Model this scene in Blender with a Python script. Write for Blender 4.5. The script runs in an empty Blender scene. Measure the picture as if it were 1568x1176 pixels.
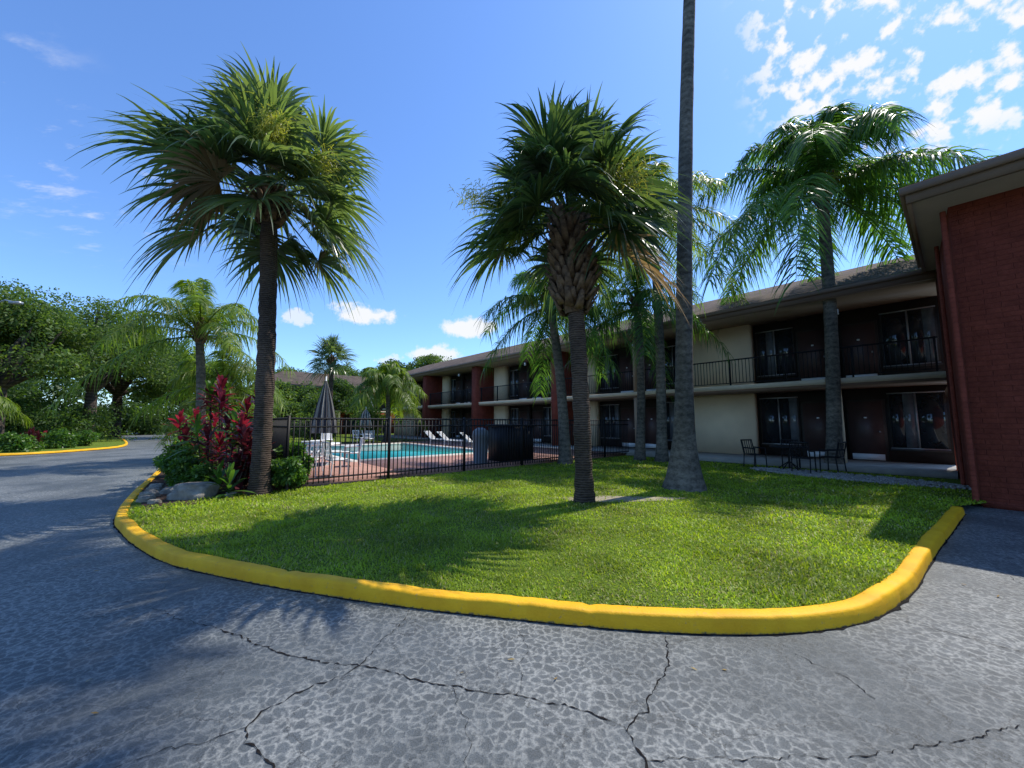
import bpy, bmesh, math, numpy as np
from mathutils import Vector
R_=np.random.default_rng
sc=bpy.context.scene
A41=math.radians(41); dv=np.array([-math.sin(A41),math.cos(A41),0]); nv=np.array([math.cos(A41),math.sin(A41),0])
def W(D,s,z=0.): 
    p=nv*D+dv*s; return np.array([p[0],p[1],z])
# ---------------------------------------------------------------- materials
def nt(name):
    m=bpy.data.materials.new(name); m.use_nodes=True
    t=m.node_tree; t.nodes.clear(); return m,t
def N(t,ty,**k):
    n=t.nodes.new(ty)
    for a,b in k.items(): setattr(n,a,b)
    return n
def L(t,a,b): t.links.new(a,b)
def c4(c): return (c[0],c[1],c[2],1)
def ramp(t,fac,stops):
    r=N(t,'ShaderNodeValToRGB'); L(t,fac,r.inputs[0])
    e=r.color_ramp.elements
    while len(e)<len(stops): e.new(.5)
    for i,(p,c) in enumerate(stops): e[i].position=p; e[i].color=c4(c) if not isinstance(c,(int,float)) else (c,c,c,1)
    return r.outputs[0]
def noise(t,vec,scale,detail=4,rough=.6):
    n=N(t,'ShaderNodeTexNoise'); n.inputs['Scale'].default_value=scale; n.inputs['Detail'].default_value=detail
    n.inputs['Roughness'].default_value=rough; L(t,vec,n.inputs['Vector']); return n
def mixc(t,fac,a,b,mode='MIX'):
    m=N(t,'ShaderNodeMix',data_type='RGBA',blend_type=mode)
    if isinstance(fac,(int,float)): m.inputs[0].default_value=fac
    else: L(t,fac,m.inputs[0])
    for i,x in ((6,a),(7,b)):
        if isinstance(x,(tuple,list)): m.inputs[i].default_value=c4(x)
        else: L(t,x,m.inputs[i])
    return m.outputs[2]
def mulv(t,a,b):
    m=N(t,'ShaderNodeMath',operation='MULTIPLY'); L(t,a,m.inputs[0])
    if isinstance(b,(int,float)): m.inputs[1].default_value=b
    else: L(t,b,m.inputs[1])
    return m.outputs[0]
def out(t,sh): o=N(t,'ShaderNodeOutputMaterial'); L(t,sh,o.inputs[0])
def prin(t,rough=.6,spec=.5,metal=0):
    p=N(t,'ShaderNodeBsdfPrincipled'); p.inputs['Roughness'].default_value=rough
    p.inputs['Specular IOR Level'].default_value=spec; p.inputs['Metallic'].default_value=metal; return p
def bump(t,h,p,st=.3,dist=.02):
    b=N(t,'ShaderNodeBump'); b.inputs['Strength'].default_value=st; b.inputs['Distance'].default_value=dist
    L(t,h,b.inputs['Height']); L(t,b.outputs[0],p.inputs['Normal'])
def simple(name,c,rough=.6,var=.25,scale=3,spec=.4,metal=0,bst=.0,c2=None):
    m,t=nt(name); g=N(t,'ShaderNodeNewGeometry'); n=noise(t,g.outputs['Position'],scale,6)
    c2=c2 or tuple(x*(1-var) for x in c); hi=tuple(min(1,x*(1+var*.6)) for x in c)
    col=ramp(t,n.outputs[0],[(.3,c2),(.7,hi)])
    p=prin(t,rough,spec,metal); L(t,col,p.inputs['Base Color'])
    if bst: 
        n2=noise(t,g.outputs['Position'],scale*8,5); bump(t,n2.outputs[0],p,bst,.02)
    out(t,p.outputs[0]); return m
def leaf(name,c1,c2,trans=.35,rough=.35,tr=None,clump=.6,spec=.35):
    m,t=nt(name); g=N(t,'ShaderNodeNewGeometry')
    col=ramp(t,g.outputs['Random Per Island'],[(0,c1),(1,c2)])
    n=noise(t,g.outputs['Position'],clump,3); dk=ramp(t,n.outputs[0],[(.35,(.65,.65,.65)),(.65,(1.25,1.25,1.1))])
    col=mixc(t,1,col,dk,'MULTIPLY')
    p=prin(t,rough,spec); L(t,col,p.inputs['Base Color'])
    tl=N(t,'ShaderNodeBsdfTranslucent'); tc=mixc(t,1,col,tr or (2.1,2.2,.8),'MULTIPLY'); L(t,tc,tl.inputs[0])
    mx=N(t,'ShaderNodeMixShader'); mx.inputs[0].default_value=trans; L(t,p.outputs[0],mx.inputs[1]); L(t,tl.outputs[0],mx.inputs[2])
    out(t,mx.outputs[0]); return m
M={}
M['sabal']=leaf('sabal_leaf',(.055,.095,.05),(.14,.185,.08),.42,.28,(2.2,2.2,.9),spec=.55)
M['sabal2']=leaf('sabal_leaf_dark',(.035,.068,.037),(.10,.145,.06),.38,.28,(2.2,2.3,.9),spec=.5)
M['dead']=leaf('dead_frond',(.22,.14,.07),(.36,.26,.14),.3,.7,(1.5,1.3,1))
M['queen']=leaf('queen_leaf',(.05,.12,.03),(.11,.20,.05),.45,.38,spec=.25)
M['queeny']=leaf('queen_leaf_yellow',(.11,.18,.03),(.20,.26,.05),.45,.4,spec=.25)
M['infl']=leaf('palm_flower',(.24,.26,.05),(.36,.33,.08),.4,.5)
M['oak']=leaf('oak_leaf',(.055,.10,.03),(.13,.19,.05),.35,.5,clump=.35,spec=.2)
M['oakd']=leaf('oak_leaf_dark',(.04,.08,.025),(.09,.145,.04),.35,.5,clump=.3,spec=.2)
M['bush']=leaf('bush_leaf',(.04,.10,.02),(.12,.22,.04),.35,.4,clump=2)
M['red']=leaf('ti_leaf_red',(.10,.01,.02),(.34,.03,.06),.35,.35,(2.,1.2,1.2),2)
M['dkred']=leaf('ti_leaf_dark',(.04,.012,.018),(.12,.02,.03),.25,.35,(1.8,1.2,1.2),2)
M['grass']=leaf('grass_blade',(.18,.28,.02),(.40,.49,.06),.45,.45,(1.6,1.6,.5),.9,spec=.3)
M['straw']=leaf('dry_grass_blade',(.32,.30,.10),(.52,.46,.22),.3,.6,(1.3,1.2,.9),2)
M['dryleaf']=leaf('dry_leaf',(.25,.15,.05),(.4,.28,.1),.2,.6)
M['black']=simple('black_metal',(.012,.012,.014),.55,.2,spec=.25)
M['cream']=simple('cream_stucco',(.86,.69,.47),.85,.08,1.2,.2,bst=.25)
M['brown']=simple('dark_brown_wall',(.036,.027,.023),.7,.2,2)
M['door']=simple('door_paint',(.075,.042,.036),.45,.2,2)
M['fascia']=simple('fascia_brown',(.22,.14,.09),.6,.15,1.5)
M['soffit']=simple('soffit_tan',(.32,.22,.14),.8,.1,1.5)
M['slab']=simple('walkway_slab',(.68,.56,.39),.8,.12,1.5)
M['white']=simple('white_plastic',(.78,.78,.76),.4,.05,5)
M['conc']=simple('concrete',(.36,.34,.30),.85,.2,2.5,.3,bst=.3)
M['coping']=simple('pool_coping',(.62,.58,.52),.7,.1,3)
M['sand']=simple('sand_mulch',(.38,.33,.23),.95,.45,14,.2,bst=.8)
M['mulch']=simple('mulch',(.09,.055,.035),.95,.5,20,.2,bst=1)
M['gravel']=simple('gravel',(.50,.47,.42),.9,.55,30,.2,bst=1)
M['rock']=simple('boulder',(.30,.27,.22),.9,.45,6,.2,bst=1)
M['curtain']=simple('curtained_glass',(.13,.14,.15),.06,.3,3,.6)
M['glass']=simple('dark_glass',(.020,.025,.030),.03,.2,3,.7)
M['alu']=simple('bronze_frame',(.06,.052,.046),.4,.2,3)
M['grey']=simple('grey_bin',(.16,.17,.18),.5,.15,3)
M['umbd']=simple('umbrella_dark',(.05,.05,.06),.9,.15,3)
M['umbl']=simple('umbrella_light',(.36,.34,.29),.9,.1,3)
M['steel']=simple('galvanised_steel',(.4,.4,.4),.4,.1,3,metal=.6)
def barkmat(name,c1,c2,zs,rings=14,wv=.3):
    m,t=nt(name); g=N(t,'ShaderNodeNewGeometry'); mp=N(t,'ShaderNodeMapping'); L(t,g.outputs['Position'],mp.inputs[0]); mp.inputs['Scale'].default_value=(6,6,zs)
    n=noise(t,mp.outputs[0],1.6,6,.7)
    w=N(t,'ShaderNodeTexWave',bands_direction='Z'); w.inputs['Scale'].default_value=rings*.32; w.inputs['Distortion'].default_value=2.5; w.inputs['Detail'].default_value=3
    L(t,g.outputs['Position'],w.inputs[0])
    f=N(t,'ShaderNodeMath',operation='MULTIPLY_ADD'); L(t,w.outputs['Fac'],f.inputs[0]); f.inputs[1].default_value=wv; L(t,n.outputs[0],f.inputs[2])
    col=ramp(t,f.outputs[0],[(.4,c1),(.85,c2)])
    n2=noise(t,g.outputs['Position'],.9,3); blot=ramp(t,n2.outputs[0],[(.35,(.55,.55,.55)),(.65,(1.15,1.1,1.05))])
    col=mixc(t,1,col,blot,'MULTIPLY')
    p=prin(t,.9,.2); L(t,col,p.inputs['Base Color']); bump(t,f.outputs[0],p,.8,.03); out(t,p.outputs[0]); return m
M['bark']=barkmat('sabal_bark',(.03,.02,.015),(.15,.11,.085),20,22)
M['gbark']=barkmat('grey_palm_bark',(.08,.072,.06),(.27,.245,.205),9,5,.10)
M['oakbark']=barkmat('oak_bark',(.05,.04,.03),(.14,.11,.09),3,4)
M['boot']=simple('leaf_boot',(.20,.13,.08),.9,.5,9,.2,bst=.5,c2=(.05,.03,.022))
def uvwall(t):
    g=N(t,'ShaderNodeNewGeometry')
    d=N(t,'ShaderNodeVectorMath',operation='DOT_PRODUCT'); L(t,g.outputs['Position'],d.inputs[0]); d.inputs[1].default_value=tuple(nv+dv)
    s=N(t,'ShaderNodeSeparateXYZ'); L(t,g.outputs['Position'],s.inputs[0])
    c=N(t,'ShaderNodeCombineXYZ'); L(t,d.outputs['Value'],c.inputs[0]); L(t,s.outputs['Z'],c.inputs[1]); return c.outputs[0],g
def blockwall():
    m,t=nt('red_painted_block'); v,g=uvwall(t)
    nd=noise(t,g.outputs['Position'],5,3); vd=mixc(t,.03,v,nd.outputs['Color'],'ADD')
    b=N(t,'ShaderNodeTexBrick'); L(t,vd,b.inputs['Vector']); b.inputs['Scale'].default_value=1; b.inputs['Brick Width'].default_value=.4; b.inputs['Row Height'].default_value=.1
    b.inputs['Mortar Size'].default_value=.009; b.inputs['Mortar Smooth'].default_value=1
    b.inputs['Color1'].default_value=(.245,.055,.033,1); b.inputs['Color2'].default_value=(.225,.050,.031,1); b.inputs['Mortar'].default_value=(.195,.044,.028,1)
    n=noise(t,g.outputs['Position'],4,6); k=ramp(t,n.outputs[0],[(.3,(.78,.76,.76)),(.7,(1.12,1.12,1.12))])
    p=prin(t,.85,.2); L(t,mixc(t,1,b.outputs[0],k,'MULTIPLY'),p.inputs['Base Color'])
    n3=noise(t,g.outputs['Position'],11,5); h=N(t,'ShaderNodeMath',operation='MULTIPLY_ADD'); L(t,n3.outputs[0],h.inputs[0]); h.inputs[1].default_value=3; 
    iv=N(t,'ShaderNodeMath',operation='SUBTRACT'); iv.inputs[0].default_value=1; L(t,b.outputs['Fac'],iv.inputs[1]); L(t,iv.outputs[0],h.inputs[2])
    bump(t,h.outputs[0],p,.8,.010); out(t,p.outputs[0]); return m
M['block']=blockwall()
def roofm():
    m,t=nt('shingles'); v,g=uvwall(t)
    b=N(t,'ShaderNodeTexBrick'); L(t,v,b.inputs['Vector']); b.inputs['Scale'].default_value=1; b.inputs['Brick Width'].default_value=.3; b.inputs['Row Height'].default_value=.055
    b.inputs['Mortar Size'].default_value=.006
    b.inputs['Color1'].default_value=(.095,.072,.055,1); b.inputs['Color2'].default_value=(.145,.115,.09,1); b.inputs['Mortar'].default_value=(.045,.036,.03,1)
    n=noise(t,g.outputs['Position'],1.2,6); k=ramp(t,n.outputs[0],[(.3,(.6,.6,.6)),(.7,(1.2,1.15,1.1))])
    p=prin(t,.95,.1); L(t,mixc(t,1,b.outputs[0],k,'MULTIPLY'),p.inputs['Base Color']); out(t,p.outputs[0]); return m
M['roof']=roofm()
def deckm():
    m,t=nt('pool_deck'); g=N(t,'ShaderNodeNewGeometry')
    b=N(t,'ShaderNodeTexBrick'); mp=N(t,'ShaderNodeMapping'); mp.inputs['Rotation'].default_value=(0,0,-A41); L(t,g.outputs['Position'],mp.inputs[0]); L(t,mp.outputs[0],b.inputs['Vector']); b.inputs['Scale'].default_value=1
    b.inputs['Brick Width'].default_value=.6; b.inputs['Row Height'].default_value=.6; b.offset=0; b.inputs['Mortar Size'].default_value=.012
    b.inputs['Color1'].default_value=(.46,.25,.19,1); b.inputs['Color2'].default_value=(.40,.21,.16,1); b.inputs['Mortar'].default_value=(.26,.16,.13,1)
    p=prin(t,.8,.3); L(t,b.outputs[0],p.inputs['Base Color']); out(t,p.outputs[0]); return m
M['deck']=deckm()
def waterm():
    m,t=nt('pool_water'); g=N(t,'ShaderNodeNewGeometry'); n=noise(t,g.outputs['Position'],3,3)
    col=ramp(t,n.outputs[0],[(.3,(.02,.25,.26)),(.7,(.05,.36,.34))]); p=prin(t,.08,.4); L(t,col,p.inputs['Base Color']); bump(t,n.outputs[0],p,.15,.03); out(t,p.outputs[0]); return m
M['water']=waterm()
def kerbm():
    m,t=nt('yellow_kerb_paint'); g=N(t,'ShaderNodeNewGeometry')
    n=noise(t,g.outputs['Position'],22,8,.7); n2=noise(t,g.outputs['Position'],3,5)
    col=ramp(t,n2.outputs[0],[(.3,(.76,.37,.006)),(.7,(.93,.51,.012))])
    w=ramp(t,n.outputs[0],[(.61,0.),(.68,.8)]); col=mixc(t,w,col,(.46,.28,.10))
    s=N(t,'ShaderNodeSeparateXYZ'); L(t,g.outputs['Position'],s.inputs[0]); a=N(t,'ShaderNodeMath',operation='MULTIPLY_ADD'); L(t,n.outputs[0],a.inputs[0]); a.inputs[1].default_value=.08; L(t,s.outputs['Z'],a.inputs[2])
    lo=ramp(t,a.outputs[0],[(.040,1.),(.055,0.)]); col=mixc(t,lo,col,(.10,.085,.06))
    p=prin(t,.6,.3); L(t,col,p.inputs['Base Color']); bump(t,n.outputs[0],p,.5,.012); out(t,p.outputs[0]); return m
M['kerb']=kerbm()
def asphm():
    m,t=nt('asphalt'); g=N(t,'ShaderNodeNewGeometry'); P=g.outputs['Position']
    nb=noise(t,P,.55,5); nm=noise(t,P,6,6,.65); nf=noise(t,P,130,4,.7); ng=noise(t,P,30,5,.7)
    ds=mixc(t,.11,P,nm.outputs['Color'],'ADD'); ds=mixc(t,.035,ds,ng.outputs['Color'],'ADD')
    v=N(t,'ShaderNodeTexVoronoi',feature='DISTANCE_TO_EDGE'); v.inputs['Scale'].default_value=15; L(t,ds,v.inputs['Vector'])
    net=ramp(t,v.outputs[0],[(.0,1.),(.17,0.)])
    mask=ramp(t,ng.outputs[0],[(.36,0.),(.56,1.)]); mask2=ramp(t,nb.outputs[0],[(.38,.2),(.56,1.)])
    mk2=mulv(t,mulv(t,net,mask),mask2)
    base=ramp(t,nb.outputs[0],[(.3,(.056,.066,.070)),(.7,(.098,.108,.110))])
    gr=ramp(t,nf.outputs[0],[(.3,(.4,.4,.4)),(.7,(1.7,1.7,1.7))]); base=mixc(t,1,base,gr,'MULTIPLY')
    gr2=ramp(t,nm.outputs[0],[(.3,(.75,.75,.75)),(.7,(1.25,1.25,1.25))]); base=mixc(t,1,base,gr2,'MULTIPLY')
    col=mixc(t,mk2,base,(.32,.325,.30))
    ns_=noise(t,P,2.2,7,.7); d2=mixc(t,.55,P,ns_.outputs['Color'],'ADD')
    v2=N(t,'ShaderNodeTexVoronoi',feature='DISTANCE_TO_EDGE'); v2.inputs['Scale'].default_value=1.6; L(t,d2,v2.inputs['Vector'])
    hc=ramp(t,v2.outputs[0],[(.0,1.),(.009,0.)]); hm=ramp(t,nm.outputs[0],[(.38,0.),(.48,.9)]); hk=mulv(t,hc,hm)
    col=mixc(t,hk,col,(.015,.014,.012))
    p=prin(t,.5,.5); L(t,col,p.inputs['Base Color'])
    h=N(t,'ShaderNodeMath',operation='MULTIPLY_ADD'); L(t,nf.outputs[0],h.inputs[0]); h.inputs[1].default_value=.8; L(t,ng.outputs[0],h.inputs[2])
    bump(t,h.outputs[0],p,.6,.010); out(t,p.outputs[0]); return m
M['asphalt']=asphm()
M['crack']=simple('crack_dark',(.018,.016,.015),.95,.5,30,.1)
def lawnm():
    m,t=nt('lawn_soil'); g=N(t,'ShaderNodeNewGeometry'); n=noise(t,g.outputs['Position'],40,6,.7)
    col=ramp(t,n.outputs[0],[(.35,(.06,.09,.015)),(.65,(.19,.27,.035))]); p=prin(t,.9,.1); L(t,col,p.inputs['Base Color']); bump(t,n.outputs[0],p,1,.04); out(t,p.outputs[0]); return m
M['lawn']=lawnm()
# ---------------------------------------------------------------- builder
class QB:
    def __init__(s): s.V=[];s.F=[];s.M=[];s.n=0;s.mats=[]
    def mi(s,m):
        if m not in s.mats: s.mats.append(m)
        return s.mats.index(m)
    def add(s,V,F,m):
        V=np.asarray(V,float); F=np.asarray(F,int)
        s.V.append(V); s.F.append(F+s.n); s.M.append(np.full(len(F),s.mi(m))); s.n+=len(V)
    BF=[[0,1,3,2],[4,6,7,5],[0,4,5,1],[2,3,7,6],[0,2,6,4],[1,5,7,3]]
    def hexa(s,c,m): s.add(c,QB.BF,m)
    def dbox(s,D0,D1,s0,s1,z0,z1,m): s.hexa([W(D,q,z) for D in(D0,D1) for q in(s0,s1) for z in(z0,z1)],m)
    def box(s,c,size,m,rz=0,rx=0):
        v=np.array([[x,y,z] for x in(-.5,.5) for y in(-.5,.5) for z in(-.5,.5)])*size
        a,b=math.cos(rx),math.sin(rx); v=np.stack([v[:,0],v[:,1]*a-v[:,2]*b,v[:,1]*b+v[:,2]*a],1)
        a,b=math.cos(rz),math.sin(rz); v=np.stack([v[:,0]*a-v[:,1]*b,v[:,0]*b+v[:,1]*a,v[:,2]],1)
        s.hexa(v+np.array(c),m)
    def tube(s,pts,rad,m,n=8,cap=False,jit=0,rng=None):
        pts=np.asarray(pts,float); K=len(pts); rad=np.broadcast_to(rad,(K,)).astype(float)
        T=np.gradient(pts,axis=0); T/=np.linalg.norm(T,axis=1)[:,None]+1e-9
        ref=np.array([0,1.,0]) if abs(T[:,1]).mean()<.8 else np.array([1.,0,0])
        X=np.cross(T,ref); X/=np.linalg.norm(X,axis=1)[:,None]; Y=np.cross(T,X)
        a=np.arange(n)/n*2*math.pi
        r=np.repeat(rad[:,None],n,1)
        if jit: r=r*(1+rng.uniform(-jit,jit,(K,n)))
        V=pts[:,None]+X[:,None]*(np.cos(a)*r)[...,None]+Y[:,None]*(np.sin(a)*r)[...,None]
        i=np.arange(K-1)[:,None]*n; j=np.arange(n)[None]; j2=(j+1)%n
        F=np.stack([i+j,i+j2,i+n+j2,i+n+j],-1).reshape(-1,4)
        V=V.reshape(-1,3)
        if cap:
            V=np.vstack([V,pts[0],pts[-1]]); b=K*n; e=[]
            for q in range(0,n,2):
                e.append([b,q,(q+1)%n,(q+2)%n]); o=(K-1)*n; e.append([b+1,o+q,o+(q+1)%n,o+(q+2)%n])
            F=np.vstack([F,e])
        s.add(V,F,m)
    def beam(s,a,b,w,m): s.tube([a,b],w*.7,m,4)
    def strips(s,P0,D,Ln,Wd,dr,S,prof,rs,m,ex=2):
        P0=np.asarray(P0,float);n=len(P0);K=len(rs);rs=np.array(rs);prof=np.array(prof)
        Ln=np.broadcast_to(Ln,(n,));Wd=np.broadcast_to(Wd,(n,));dr=np.broadcast_to(dr,(n,))
        c=P0[:,None]+D[:,None]*(Ln[:,None]*rs)[...,None]; c[...,2]-=(dr*Ln)[:,None]*rs**ex
        o=S[:,None]*(Wd[:,None]*prof/2)[...,None]
        V=np.stack([c-o,c+o],2).reshape(-1,3)
        b=(np.arange(n)*2*K)[:,None]+2*np.arange(K-1)[None]
        s.add(V,np.stack([b,b+1,b+3,b+2],-1).reshape(-1,4),m)
    def build(s,name,parent=None,smooth=False):
        V=np.vstack(s.V);F=np.vstack(s.F);mm=np.concatenate(s.M)
        me=bpy.data.meshes.new(name); me.vertices.add(len(V)); me.vertices.foreach_set('co',V.ravel())
        me.loops.add(F.size); me.loops.foreach_set('vertex_index',F.ravel().astype(np.int32))
        me.polygons.add(len(F)); me.polygons.foreach_set('loop_start',(np.arange(len(F))*4).astype(np.int32))
        me.polygons.foreach_set('material_index',mm.astype(np.int32))
        for k in s.mats: me.materials.append(M[k])
        me.update(calc_edges=True); me.validate()
        if smooth: me.polygons.foreach_set('use_smooth',np.ones(len(me.polygons),bool))
        o=bpy.data.objects.new(name,me); sc.collection.objects.link(o)
        if parent: o.parent=parent
        return o
def empty(name):
    o=bpy.data.objects.new(name,None); sc.collection.objects.link(o); return o
def poly(name,pts,z,m,parent=None):
    bm=bmesh.new(); vs=[bm.verts.new((p[0],p[1],z)) for p in pts]
    es=[bm.edges.new((vs[i],vs[(i+1)%len(vs)])) for i in range(len(vs))]
    bmesh.ops.triangle_fill(bm,edges=es,use_beauty=True)
    bmesh.ops.recalc_face_normals(bm,faces=bm.faces)
    for f in bm.faces:
        if f.normal.z<0: f.normal_flip()
    me=bpy.data.meshes.new(name); bm.to_mesh(me); bm.free(); me.materials.append(M[m])
    o=bpy.data.objects.new(name,me); sc.collection.objects.link(o)
    if parent:o.parent=parent
    return o
def catmull(P,k=10):
    P=[np.array(p,float) for p in P]; P=[2*P[0]-P[1]]+P+[2*P[-1]-P[-2]]; o=[]
    for i in range(1,len(P)-2):
        for j in range(k):
            t=j/k;a,b,c,d=P[i-1:i+3]
            o.append(.5*((2*b)+(-a+c)*t+(2*a-5*b+4*c-d)*t*t+(-a+3*b-3*c+d)*t**3))
    o.append(P[-2]); return np.array(o)
def nrm(v): return v/(np.linalg.norm(v,axis=-1,keepdims=True)+1e-9)
# ---------------------------------------------------------------- ground
poly('ground',[(-500,-500),(500,-500),(500,500),(-500,500)],-.03,'lawn')
poly('asphalt_road',[(-75,-60),(60,-60),(60,80),(-75,80)],0,'asphalt')
KP=[(-46,53),(-30,34.6),(-22,25.3),(-15.9,18.1),(-11.0,12.1),(-8.2,8.5),(-6.65,6.65),(-5.75,5.84),(-4.62,5.0),(-3.56,4.4),(-1.7,3.74),(-.18,3.36),(1.08,3.13),(2.06,3.10),(2.9,3.3),(3.77,3.80),(4.88,4.66),(6.3,5.72),(7.95,6.95)]
KC=catmull(KP,12)
def inward(C):
    T=nrm(np.gradient(C,axis=0)); return np.stack([-T[:,1],T[:,0]],1)
def kerb(name,C,closed=False):
    q=QB(); prof=[(0,-.01),(.006,.06),(.014,.103),(.022,.117),(.040,.124),(.09,.126),(.135,.124),(.148,.117),(.155,.03)]
    n=inward(C)
    seg=np.r_[0,np.cumsum(np.linalg.norm(np.diff(C,axis=0),axis=1))]
    st=np.arange(0,seg[-1],.06); Cx=np.stack([np.interp(st,seg,C[:,0]),np.interp(st,seg,C[:,1])],1); n=inward(Cx)
    rng=R_(3); w1=np.convolve(rng.normal(0,.004,len(Cx)+8),np.ones(9)/3,'valid')
    V=[]
    for i,(p,m_) in enumerate(zip(Cx,n)):
        j=(i%50==0); w=w1[i]
        chip=rng.random()<.03
        for k,(o,z) in enumerate(prof):
            zz=z-(.014 if j and z>.05 else 0)+ (w if z>.05 else 0); oo=o+(.010 if j and o<.05 else 0)+w*.6+(.009 if chip and k in(2,3,4) else 0)
            V.append([p[0]+m_[0]*oo,p[1]+m_[1]*oo,zz])
    K=len(prof); i=np.arange(len(Cx)-1)[:,None]*K; j=np.arange(K-1)[None]
    q.add(V,np.stack([i+j,i+K+j,i+K+j+1,i+j+1],-1).reshape(-1,4),'kerb'); return q.build(name,smooth=True)
kerb('kerb',KC)
inn=KC+inward(KC)*.13
isl=[tuple(p) for p in inn]+[(9.05,7.6),tuple(W(19,.3)[:2]),tuple(W(60,.3)[:2]),tuple(W(60,70)[:2])]
poly('lawn_ground',isl,.105,'lawn')
q=QB(); n=inward(KC); sub=KC; V=[];rng=R_(8)
for p,m_ in zip(sub,n):
    o=.006+abs(rng.normal(0,.010)); V+= [[p[0]-m_[0]*o,p[1]-m_[1]*o,.004],[p[0]+m_[0]*.02,p[1]+m_[1]*.02,.004]]
i=np.arange(len(sub)-1)*2; q.add(V,np.stack([i,i+1,i+3,i+2],-1),'crack'); q.build('gutter_dirt')
LP=catmull([(-70,12),(-45,12.5),(-30,15),(-24.5,18.5),(-24.2,22.5),(-26.2,26.2),(-33,33),(-48,47),(-60,60)],8)
kerb('kerb',LP[::-1]); poly('planting_island',[tuple(p+ i_*.12) for p,i_ in zip(LP[::-1],inward(LP[::-1]))]+[(-80,60),(-80,12)],.10,'lawn')
def crack(pts,w,rng,q):
    P=[];pts=[np.array(p) for p in pts]
    for a,b in zip(pts[:-1],pts[1:]):
        L_=np.linalg.norm(b-a); k=max(2,int(L_/.022)); off=0
        for i in range(k):
            off=off*.8+rng.normal(0,.009); d=(b-a)/L_; env=math.sin(math.pi*i/k)**.4 if i else 0
            P.append(a+(b-a)*i/k+np.array([-d[1],d[0]])*off*env)
    P.append(pts[-1]); P=np.array(P); n=inward(P); ww=w*np.clip(rng.normal(.55,.4,len(P)),.12,1.6)
    V=[]
    for p,m_,x in zip(P,n,ww): V+=[[p[0]-m_[0]*x,p[1]-m_[1]*x,.004],[p[0]+m_[0]*x,p[1]+m_[1]*x,.004]]
    i=np.arange(len(P)-1)*2; q.add(V,np.stack([i,i+1,i+3,i+2],-1),'crack')
q=QB();rng=R_(5)
for c,w in [([(-2.245,3.158),(-1.5,2.823),(-1.009,2.717),(-.375,2.526),(.023,2.441),(.421,2.313),(.598,2.175),(.626,1.96),(.7,1.2)],.006),
  ([(.598,2.175),(.882,2.526),(1.04,2.717),(1.157,3.066)],.005),([(-1.009,2.717),(-.894,3.205),(-.862,3.55)],.003),
  ([(-1.009,2.717),(-1.394,2.313),(-1.40,2.2),(-1.107,1.963),(-.9,1.5)],.005),([(.62,2.0),(.981,2.02),(1.695,2.02),(2.2,2.1),(2.723,2.219),(4,2.4)],.003),
  ([(1.965,2.85),(2.1,2.617),(2.11,2.41)],.003),([(3.1,3.34),(3.57,2.86),(4.6,2.3)],.003),([(-1.4,2.2),(-2.2,1.8),(-3,1.7)],.003),
  ([(-2.245,3.158),(-3.1,3.5),(-3.9,3.1)],.0025),([(-.375,2.526),(-.2,2.1),(-.3,1.6)],.002),([(5.2,4.2),(4.6,3.3),(3.57,2.86)],.003),([(.0,3.3),(.12,2.9),(.023,2.441)],.0015)]:
    crack(c,w,rng,q)
q.build('asphalt_cracks')
def inpoly(x,y,P):
    c=np.zeros(len(x),bool);j=len(P)-1
    for i in range(len(P)):
        xi,yi=P[i];xj,yj=P[j]
        k=((yi>y)!=(yj>y))&(x<(xj-xi)*(y-yi)/(yj-yi+1e-12)+xi); c^=k;j=i
    return c
k0=[i for i,p in enumerate(KC) if p[0]>-6.8][0]
inn2=(KC+inward(KC)*.145)[k0:]
LAWN=[tuple(p) for p in inn2]+[(8.9,7.4),tuple(W(15.4,.4)[:2]),tuple(W(15.4,9.9)[:2]),tuple(W(2.0,9.9)[:2]),(-5.6,8.2),(-6.3,7.3)]
def gravmask(x,y):
    D=x*nv[0]+y*nv[1]; s=x*dv[0]+y*dv[1]; return (((s-2.2)/2.5)**2+((D-13.7-.12*s)/.75)**2)
rng=R_(11); n=1750000
x=rng.uniform(-7,13,n);y=rng.uniform(3,19,n)
r=np.hypot(x,y); keep=(rng.random(n)<np.clip((4.4/r)**1.9,.06,1))
keep&=inpoly(x,y,LAWN)
sm=((x-2.1)/1.1)**2+((y-7.75)/.25)**2
keep&=(sm+rng.normal(0,.45,n)>.8)&(np.hypot(x-3.88,y-8.96)>.42)&(np.hypot(x-1.37,y-7.46)>.2)&(gravmask(x,y)+rng.normal(0,.25,n)>.9)
bare=np.sin(x*1.3+2*np.sin(y*.9))*np.sin(y*1.9+1.3*np.sin(x*1.1)); keep&=(rng.random(n)>.25*np.clip(bare,0,1))
x=x[keep];y=y[keep];r=r[keep];n=len(x); print('blades',n)
az=rng.uniform(0,2*math.pi,n);el=rng.uniform(.3,1.35,n)
D=np.stack([np.cos(az)*np.cos(el),np.sin(az)*np.cos(el),np.sin(el)],1); sz=np.clip(r/5,.9,2.4)
pt=.9+.3*np.sin(x*2.1+np.sin(y*1.7)*2)*np.sin(y*2.6+x)+.15*np.sin(x*9+2*np.sin(y*7))
S=np.stack([-np.sin(az),np.cos(az),np.zeros(n)],1)
P=np.stack([x,y,np.full(n,.10)],1); ln=rng.uniform(.04,.09,n)*pt*sz**.35; dry=rng.random(n)<(.05+.12*np.clip(bare[keep],0,1))
q=QB()
for mk,mt in ((~dry,'grass'),(dry,'straw')): q.strips(P[mk],D[mk],ln[mk],(.0105*sz)[mk],.35,S[mk],[1,.85,.08],[0,.5,1],mt)
q.build('grass')
poly('sand_patch',[(2.1+1.25*math.cos(a)*(1+.15*math.sin(5*a)),7.75+.3*math.sin(a)*(1+.2*math.cos(3*a))) for a in np.linspace(0,6.28,30)[:-1]],.112,'sand')
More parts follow.
